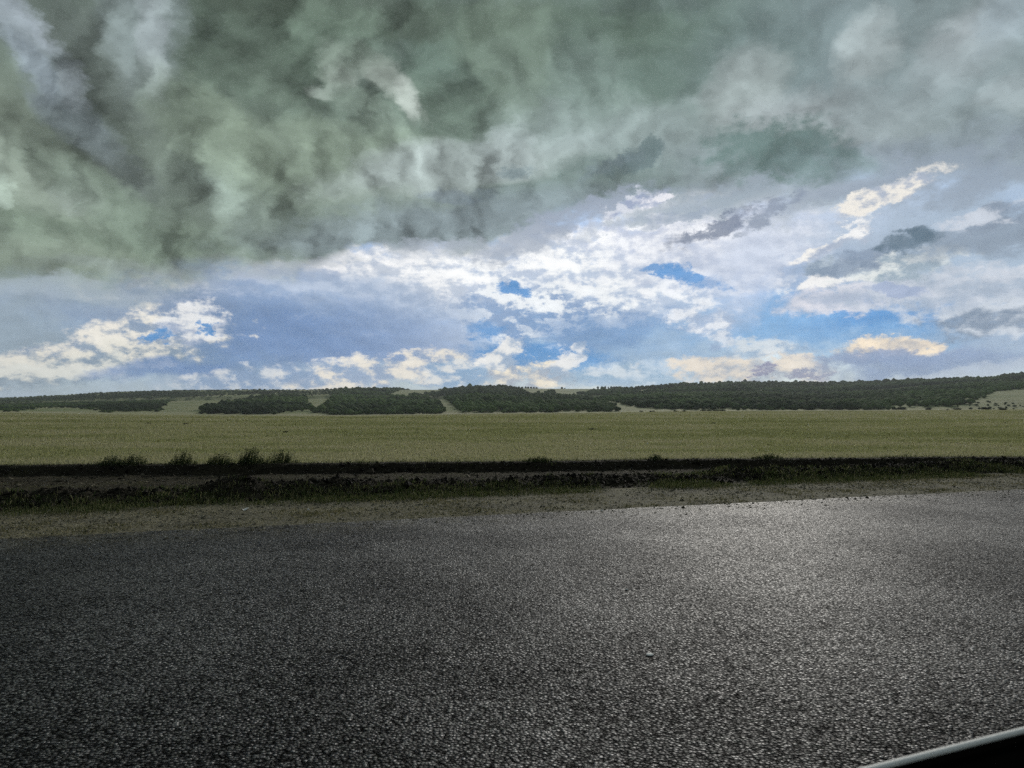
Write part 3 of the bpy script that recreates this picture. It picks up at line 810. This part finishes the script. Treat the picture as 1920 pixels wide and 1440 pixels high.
wood("scrub", "dark scrub covering the left hillside below the sloping skyline",
     [(-420,760),(0,748.5),(100,744),(200,738),(320,735.5),(380,738),(335,748),(310,757),(300,770),(200,773),(160,765),(70,764),(40,771),(-30,771),(-420,769)], 301, 1., hscale=.5, wscale=.65)
wood("hilltop_scrub", "thin strip of green scrub just below the left hill crest",
     [(190,738),(300,734),(450,732.6),(640,732.6),(640,738),(570,741),(500,740),(430,741),(345,745),(300,742)], 302, .9, hscale=.5, wscale=.6)
wood("round_copse", "rounded copse on the slope between the two pale grass patches at left",
     [(362,776),(400,764),(460,753),(495,745),(545,742),(566,750),(580,762),(570,770),(530,774),(520,777)], 303, 1.1)
wood("hillside_wood", "dark wood with a ragged top between the left grass patch and the grassy gully",
     [(586,772),(612,762),(630,750),(620,741),(640,733),(757,733),(735,738),(728,744),(790,741),(822,746),(832,758),(838,772),(820,776),(700,777.6),(618,777.6)], 304, 1.1, holes=(GULLY, GAP))
wood("central_wood", "broad wood over the central knoll behind the field",
     [(858,773),(846,760),(828,748),(800,741),(845,733),(880,729),(940,728.3),(975,734),(990,742),(1012,744),(1020,737),(1035,738),(1042,746),(1080,741.5),(1100,748),(1130,753),(1150,760),(1162,771),(1000,773.6)], 305, 1.15, holes=(GULLY, GAP, TRACK))
wood("right_wood", "dark green forest covering the right hills up to the skyline",
     [(1085,741),(1110,735),(1170,732.5),(1230,727.5),(1300,723),(1420,721),(1560,722),(1640,719.5),(1700,716.5),(1800,714.5),(1850,713),(1925,707),(2300,696),(2300,722),(1960,728),(1900,731),(1850,737),(1835,747),(1770,744),(1790,750),(1808,757),(1790,762),(1700,761),(1668,760.5),(1668,768),(1560,768.8),(1450,769.3),(1280,767),(1205,765),(1150,755),(1132,750)],
     306, 1.15, holes=([(1160,737),(1175,732.5),(1262,729.5),(1266,733),(1210,736)], TRACK))
wood("slope_scrub", "scattered low bushes on the pale grass slope at far right",
     [(1790,762),(1830,752),(1900,756),(1960,745),(1960,768),(1850,770)], 307, .2, hscale=.8, wscale=.45)

# ------------------------------------------------------------------ things: skyline trees
M_BARK, h, b = material("tree_bark", .95, .1)
h.L.new(h.mix(h.noise(pos(h), 3., 3, .6, dim='3D'), (.03, .025, .018), (.07, .06, .045)), b.inputs['Base Color'])
def tree(px, top_row, label, group, width, seed, rho=R3-4, slim=False):
    """a small tree with trunk and crown standing on the crest"""
    r = np.random.default_rng(seed)
    x = (px-CX)/F*rho; y = rho; z = float(land(np.array([x]), np.array([y]))[0])
    hgt = max(3.5, EYE + (HY-top_row)/F*rho - z)
    e = empty("skyline_tree", (x, y, z-.3), label, "tree", group)
    w = width/F*rho*.5
    v, f = TEMPLB[seed % 8]
    a = r.uniform(0, 6.28); R_m = np.array([[math.cos(a), -math.sin(a), 0], [math.sin(a), math.cos(a), 0], [0, 0, 1]])
    lo = .12 if not slim else .08
    cv = (v/np.abs(v).max(0)) @ R_m.T*np.array([w, w, hgt*(1-lo)/2]) + np.array([0, 0, hgt*(lo+(1-lo)/2)+.3])
    lv, lf = leaf_cards(r, 90, .22); lv = lv*np.array([w, w, hgt*(1-lo)/2]) + np.array([0, 0, hgt*(lo+(1-lo)/2)+.3])
    o = mesh_obj("crown", np.concatenate([cv, lv]), np.concatenate([f, lf+len(cv)]), M_WOOD, parent=e, attrs={'tint': np.full(len(cv)+len(lv), r.uniform(0, .5))})
    k = 7; an = np.arange(k)/k*2*math.pi; tv = []; 
    for zz, rr in ((0, .22), (.5, .17), (hgt*.5, .12), (hgt*.85, .04)):
        tv.append(np.stack([np.cos(an)*rr+.1*math.sin(zz), np.sin(an)*rr, np.full(k, zz)], -1))
    tf = [[j*k+i, j*k+(i+1) % k, (j+1)*k+(i+1) % k, (j+1)*k+i] for j in range(3) for i in range(k)]
    mesh_obj("trunk", np.concatenate(tv), tf, M_BARK, parent=e)
    return e
sd_ = 0
for px, tr in [(598,729.5),(605,729),(613,727.5),(621,728.5),(629,727.5),(636,726.8),(642,727.3),(648,727),(655,727.6),(661,727.4),(668,728.6),(675,728.3),(681,727.4),(688,728.4),(695,727.5),(701,727.8),(707,726.6),(713,727.4),(719,727),(726,728.6),(732,728),(739,727.6),(745,727.3),(749,726.2),(755,727),(760,729.6),(765,728.4)]:
    sd_ += 1; tree(px, tr, "small rounded tree in the long skyline row left of the bare crest gap", "trees in the left skyline row", 6.5, 400+sd_)
tree(823.5, 730, "lone tiny tree at the right end of the bare crest gap, left of the knoll", None, 4, 440)
for px, tr in [(826,729.5),(832,728),(838,727.6),(845,727),(853,725.6),(862,725),(870,724.4),(878,724),(887,723.6),(896,723),(905,722.8),(914,723.2),(922,722.8),(930,723.4),(936,723.2)]:
    sd_ += 1; tree(px, tr, "tree in the closed row capping the central knoll on the skyline", "trees capping the central knoll", 8.5, 400+sd_)
for px, tr, w in [(942.5,723.8,5),(948,723.4,6),(954,724,6),(959,724.4,4),(964.5,724,5),(968,724.6,4),(973,724.4,5),(979,725,5),(985.5,724.4,4),(990,725,5),(996,725.3,5),(1001,725.6,4),(1006,726,5)]:
    sd_ += 1; tree(px, tr, "dark upright tree in the gappy row on the skyline right of the knoll", "trees in the gappy skyline row", w, 400+sd_, slim=True)
tree(1053.5, 725.6, "larger of two lone trees on the bare skyline between the two rows", None, 5, 470)
tree(1059, 727.2, "smaller of two lone trees on the bare skyline, just right of its neighbour", None, 3, 471)
names = ["first tree from the left in the short spaced skyline row", "second tree from the left in the short spaced skyline row", "third tree from the left in the short spaced skyline row",
         "thin fourth tree from the left in the short spaced skyline row", "fifth tree from the left in the short spaced skyline row, widest of the spaced ones"]
for (px, tr, w), nm in zip([(1121,724.2,4),(1128.5,724,4),(1135,724,4),(1140.5,725,2.5),(1146,724,4.5)], names):
    sd_ += 1; tree(px, tr, nm, "trees in the short spaced skyline row", w, 400+sd_, slim=True)
for px, tr in [(1151,724.5),(1155,724.3),(1159,724.6),(1163,724.4),(1167,725.4)]:
    sd_ += 1; tree(px, tr, "tree in the closed clump ending the short skyline row at its right", "trees in the clump right of the spaced row", 5, 400+sd_, slim=True)
for px, tr, w, nm in [(1204,728.2,4,"leftmost tree below the pale clearing on the right skyline hill"),(1216,729,4,"middle tree beside the pale clearing on the right skyline hill"),(1226,729,4,"right tree beside the pale clearing on the right skyline hill")]:
    sd_ += 1; tree(px, tr, nm, "trees by the pale hillside clearing", w, 400+sd_, rho=1480)

# ------------------------------------------------------------------ things: shrubs in the field
M_SHRUB, h, b = material("field_shrub_leaf", .95, .1)
h.L.new(h.mix(h.noise(pos(h), 9., 4, .7, dim='3D'), (.012, .018, .009), (.055, .065, .028)), b.inputs['Base Color'])
def shrub(px, py, wpx, hpx, label, group=None, seed=0, cat="shrub", name="field_shrub"):
    r = np.random.default_rng(900+seed)
    X, Y = at_land(px, py); x, y = float(X[0]), float(Y[0]); z = float(land(np.array([x]), np.array([y]))[0])
    w = wpx/F*y*.5; hh = hpx/F*y
    v, f = TEMPLB[seed % 8]; v = v/np.abs(v).max(0)
    n = 2 if wpx > 9 else 1; VV, FF, off = [], [], 0
    m_ = max(1, int(round(wpx/max(hpx, 1)/1.6)))
    for i in range(m_):
        cx_ = ((i+.5)/m_*2-1)*w*(1-1/m_)+r.normal(0, .05*w); k = r.uniform(.6, 1.05)
        VV.append(v*np.array([w/m_*1.25, w/m_*1.1, hh*.5*k])+np.array([cx_, r.normal(0, .1*w), hh*.45*k])); FF.append(f+off); off += len(v)
        lv, lf = leaf_cards(r, 110, .2)
        VV.append(lv*np.array([w/m_*1.45, w/m_*1.3, hh*.62*k])+np.array([cx_, 0, hh*.5*k])); FF.append(lf+off); off += len(lv)
    V = np.concatenate(VV); V[:, 2] = np.maximum(V[:, 2], -.02)
    o = mesh_obj(name, V, np.concatenate(FF), M_SHRUB); o.location = (x, y, z)
    return tag(o, label, cat, group)
k = 0
for px, py, w, hh, nm in [
    (278,796,12,3.5,"low dark shrub in the left part of the field, left of its twin"),
    (348,797,12,3.5,"low dark shrub in the left part of the field, right of its twin"),
    (535,813,7,5,"small upright shrub alone in the field above the ditch weeds at left"),
    (568,784,6,2,"tiny flat tuft near the far field edge below the pale grass patch"),
    (631,796,12,2,"very flat dark tuft in the field left of the row of tiny tufts"),
    (1110,807,12,6,"dark bush, largest in the middle of the field"),
    (1126,808,6,3,"tiny dark tuft just right of the largest field bush"),
    (1108,794,7,2,"flat tuft farther off behind the largest field bush"),
    (1337,795,9,2.5,"flat dark tuft in the right half of the field below the forest"),
    (1490,811,6,2,"tiny dark tuft nearest the ditch in the right half of the field"),
    (1527,798,9,3,"dark tuft in the right half of the field, darkest of those there"),
    (1595,794,6,2,"faint flat tuft farther off in the right half of the field"),
    (962,789,3,4,"tiny upright stalk shrub in the middle of the far field"),
    (1202,772,5,3,"dark shrub at the left start of the strip under the right forest"),
    (1223,772.6,8,3.5,"wide dark shrub second along the strip under the right forest"),
    (1268,772.2,11,3,"low wide shrub third along the strip under the right forest"),
    (1282,772.2,5,3,"small shrub fourth along the strip under the right forest"),
    (1337,770.8,52,3,"long low hedge of green shrubs at the foot of the right forest"),
    (1685,768.4,30,4,"low green hedge where the right forest ends at the pale slope"),
    (1741,768.4,12,4,"dark round shrub on the far right field edge, first after the hedge"),
    (1777,768.6,6,2,"tiny tuft between two round shrubs on the far right field edge"),
    (1795,768.4,11,5,"dark round shrub on the far right field edge, darkest of them"),
    (1849,768.4,17,5,"wide green shrub on the far right field edge"),
    (1881,769.4,9,5,"small shrub nearest the right border on the far field edge"),
    (585,747,2.5,3.5,"tiny upright bush in the upper part of the left hill grass patch"),
    (577,753.5,3,2,"tiny bush in the lower part of the left hill grass patch"),
    ]:
    k += 1; shrub(px, py, w, hh, nm, "shrubs dotted over the field", k)
for px, w in [(641,4),(653,4),(657,3),(669,3),(682,2.5),(686,3),(692,6),(700,3),(707,4),(719,2.5),(737,3),(753,5),(757,3),(764,6),(777,2),(788,2),(797,2.5),(801,4),(821,2)]:
    k += 1; shrub(px, 783.6+(k % 3)*.4, w, 1.8, "tiny dark tuft in the broken row below the hillside wood", "row of tiny tufts along the far field", k, cat="grass tuft", name="grass_tuft")

# weed bushes on the lip of the far bank, blown to the right
def bank_point(px, extra=.45):
    u = (px-CX)/F; Y = 17.
    for _ in range(12):
        s_ = Y*(u*CY+SY); t_ = float(bank_foot(np.array([s_]))[0])+extra; Y = t_/(CY-u*SY)
    return u*Y, Y
def weed(px, wpx, hpx, label, seed, dense=260, extra=.45):
    r = np.random.default_rng(seed)
    x, y = bank_point(px, extra); z = float(ground_z([x], [y])[0]); w = wpx/F*y; hh = hpx/F*y
    V, FS, TI, off = [], [], [], 0
    n = dense
    bx, by = r.normal(0, w*.26, n), r.normal(0, .12, n)
    H = hh*r.uniform(.25, 1.1, n)*np.exp(-(bx/(w*.5))**2); lean = r.uniform(.0, .55, n)
    for i in range(n):
        # a curved stem of three joints carrying slim leaves
        p = np.array([bx[i], by[i], -.02]); dirx = lean[i]; yy = r.normal(0, .25)
        for j in range(4):
            q = p + np.array([dirx*(j+1)*.28, yy*.3, 1.])*H[i]/4
            wd = .004*(1-j*.2)
            V += [p+[-wd,0,0], p+[wd,0,0], q+[wd,0,0], q+[-wd,0,0]]; FS.append([off, off+1, off+2, off+3]); off += 4
            for _ in range(2 if j else 1):
                d = r.normal(0, 1, 3); d[2] = abs(d[2])*.5; d[0] += .5; d *= r.uniform(.02, .05)/np.linalg.norm(d)
                sd2 = np.cross(d, r.normal(0, 1, 3)); sd2 *= .009/np.linalg.norm(sd2)
                V += [q, q+d*.5+sd2, q+d, q+d*.5-sd2]; FS.append([off, off+1, off+2, off+3]); off += 4
            p = q
    V = np.array(V); TI = np.repeat(r.uniform(0, 1, len(V)//4), 4)
    o = mesh_obj("weed_bush", V, FS, M_WEED, attrs={'tint': TI}); o.location = (x, y, z)
    return tag(o, label, "weed", "weeds on the lip of the far ditch bank")
weed(205, 50, 18, "low feathery weed on the far ditch bank, leftmost of the weeds", 601, 150)
weed(247, 60, 20, "second weed from the left on the far ditch bank, low and wide", 602, 140)
weed(341, 46, 25, "slender weed standing alone on the far ditch bank at left", 603, 130)
weed(412, 52, 24, "dark leaning weed on the far ditch bank just left of the tallest weed", 604, 150)
weed(468, 50, 31, "tallest and darkest bushy weed on the far ditch bank", 605, 210)
weed(525, 66, 25, "wide wispy weed on the far ditch bank just right of the tallest weed", 606, 150, .7)
weed(1010, 60, 11, "low greyish weeds on the bank lip near the middle of the ditch", 607, 130)
weed(1228, 30, 10, "short weed tuft on the bank lip right of the middle", 608, 90)
weed(1440, 60, 10, "low dark weed on the bank lip in the right half", 609, 110)

# ------------------------------------------------------------------ things: pale scraps and stones
M_PALE, h, b = material("pale_scrap", .8, .3)
h.L.new(h.mix(h.noise(pos(h), 40., 3, .6, dim='3D'), (.62, .62, .58), (.8, .8, .76)), b.inputs['Base Color'])
M_STONE, h, b = material("pale_stone", .85, .3)
h.L.new(h.mix(h.noise(pos(h), 90., 4, .6, dim='3D'), (.7, .7, .67), (.9, .9, .86)), b.inputs['Base Color'])
def scrap(name, px, py, w, d, hh, mat, label, cat, seed, z=None):
    if z is None:
        x, y = at(px, py, -.03); z = float(ground_z([x], [y])[0])
    else: x, y = at(px, py, z)
    v, f = TEMPLB[seed % 8]; v = v/np.abs(v).max(0)*np.array([w/2, d/2, hh/2]); v = v + np.array([0, 0, hh*.38])
    o = mesh_obj(name, v, f, mat, smooth_shade=True); o.location = (x, y, z); return tag(o, label, cat)
# crumpled sheet: a folded, curled scrap of white paper
gx, gy = np.meshgrid(np.linspace(-.5, .5, 12), np.linspace(-.5, .5, 9), indexing='ij')
pz = .28*np.sin(gx*5.3+gy*3)+.22*fbm(gx*4+5, gy*4, 3, 77)+.5*gx**2
x, y = at(461, 954.5, -.03)
pv = np.stack([gx*.10, gy*.085, (pz+.15)*.055], -1).reshape(-1, 3)
o = mesh_obj("paper_scrap", pv, grid_faces(12, 9), M_PALE, smooth_shade=True); o.location = (x, y, float(ground_z([x], [y])[0])+.004)
md = o.modifiers.new("thickness", 'SOLIDIFY'); md.thickness = .0015
tag(o, "crumpled white scrap lying on the gravel verge at left", "litter")
X, Y = at_land(1214, 836)
o = scrap("bottle_scrap", 1214, 836, .07, .05, .07, M_PALE, "tiny white scrap lying in the green field right of the middle", "litter", 3, z=0)
o.location = (float(X[0]), float(Y[0]), float(land(X, Y)[0])+.05)
scrap("road_stone", 1218, 1229, .055, .05, .012, M_STONE, "pale flat stone lying on the asphalt, the largest one there", "stone", 5, z=0)
scrap("road_stone", 1175, 1106, .03, .025, .012, M_STONE, "small pale stone on the asphalt farther off than the largest one", "stone", 2, z=0)
scrap("verge_stone", 578, 955, .035, .03, .025, M_STONE, "small pale stone on the verge right of the white scrap", "stone", 1)
scrap("verge_stone", 1128, 962, .03, .03, .02, M_STONE, "small pale stone on the verge edge near the middle", "stone", 4)

# ------------------------------------------------------------------ thing: the car door below the camera
M_BLACK, h, b = material("black_trim", .9, .0)
b.inputs['Base Color'].default_value = (.002, .002, .002, 1)
M_CHROME, h, b = material("pale_window_trim", .6, .5)
h.L.new(h.mix(h.noise(pos(h), 700., 2, .6, dim='3D'), (.8, .8, .77), (.9, .9, .87)), b.inputs['Base Color'])
YD = math.radians(21.2); dirv = Vector((math.cos(YD), math.sin(YD), 0)); nrm = Vector((-math.sin(YD), math.cos(YD), 0))
y0 = .46; anchor = Vector(((1770-CX)/F*y0, y0, EYE-(1402-HY)/F*y0))
door = empty("car_door", (anchor.x, anchor.y, 0), "black car door top with a pale window trim crossing the bottom right corner", "car door")
def extrude(name, prof, mat, s0=-1.7, s1=1.7, n=24):
    vs = []
    for i in range(n):
        s_ = s0+(s1-s0)*i/(n-1)
        for a_, b_ in prof:
            p = dirv*s_ + nrm*a_ + Vector((0, 0, anchor.z+b_)); vs.append(p[:])
    m_ = len(prof)
    fs = [[i*m_+j, i*m_+(j+1) % m_, (i+1)*m_+(j+1) % m_, (i+1)*m_+j] for i in range(n-1) for j in range(m_)]
    o = mesh_obj(name, vs, fs, mat, parent=door, smooth_shade=False)
    bm = __import__('bmesh').new(); bm.from_mesh(o.data)
    bm.verts.ensure_lookup_table()
    bm.faces.new([bm.verts[j] for j in range(m_)][::-1]); bm.faces.new([bm.verts[(n-1)*m_+j] for j in range(m_)])
    __import__('bmesh').ops.recalc_face_normals(bm, faces=bm.faces); bm.to_mesh(o.data); bm.free()
    return o
circ = [(.0021*math.cos(a_)-.001, .0020*math.sin(a_)-.0012) for a_ in [i/12*2*math.pi for i in range(12)]]
extrude("window_trim", circ, M_CHROME)
extrude("door_panel", [(.006, -.006), (.03, -.03), (.05, -.12), (.06, -.30), (.05, -.62), (.0, -.75), (-.10, -.75), (-.13, -.30), (-.12, -.035), (-.09, -.012), (-.03, -.005)], M_BLACK)

# ------------------------------------------------------------------ air between the camera and the hills
hz = bpy.data.materials.new("haze_air"); hz.use_nodes = True; hn = hz.node_tree; hn.nodes.clear()
pvn = hn.nodes.new('ShaderNodeVolumePrincipled'); pvn.inputs['Color'].default_value = (.86, .92, .96, 1); pvn.inputs['Density'].default_value = 1.3e-4
pvn.inputs['Anisotropy'].default_value = .2
hn.links.new(pvn.outputs[0], hn.nodes.new('ShaderNodeOutputMaterial').inputs['Volume'])
zmin = float(Z_.min())-1; zmax = 90.
c8 = np.array([[sx*2950, sy*2950, zz] for zz in (zmin, zmax) for sx, sy in ((-1,-1),(1,-1),(1,1),(-1,1))])
tag(mesh_obj("haze", c8, [[3,2,1,0],[4,5,6,7],[0,1,5,4],[1,2,6,5],[2,3,7,6],[3,0,4,7]], hz), kind='stuff')
cam_data.dof.use_dof = True; cam_data.dof.focus_distance = 14; cam_data.dof.aperture_fstop = 12
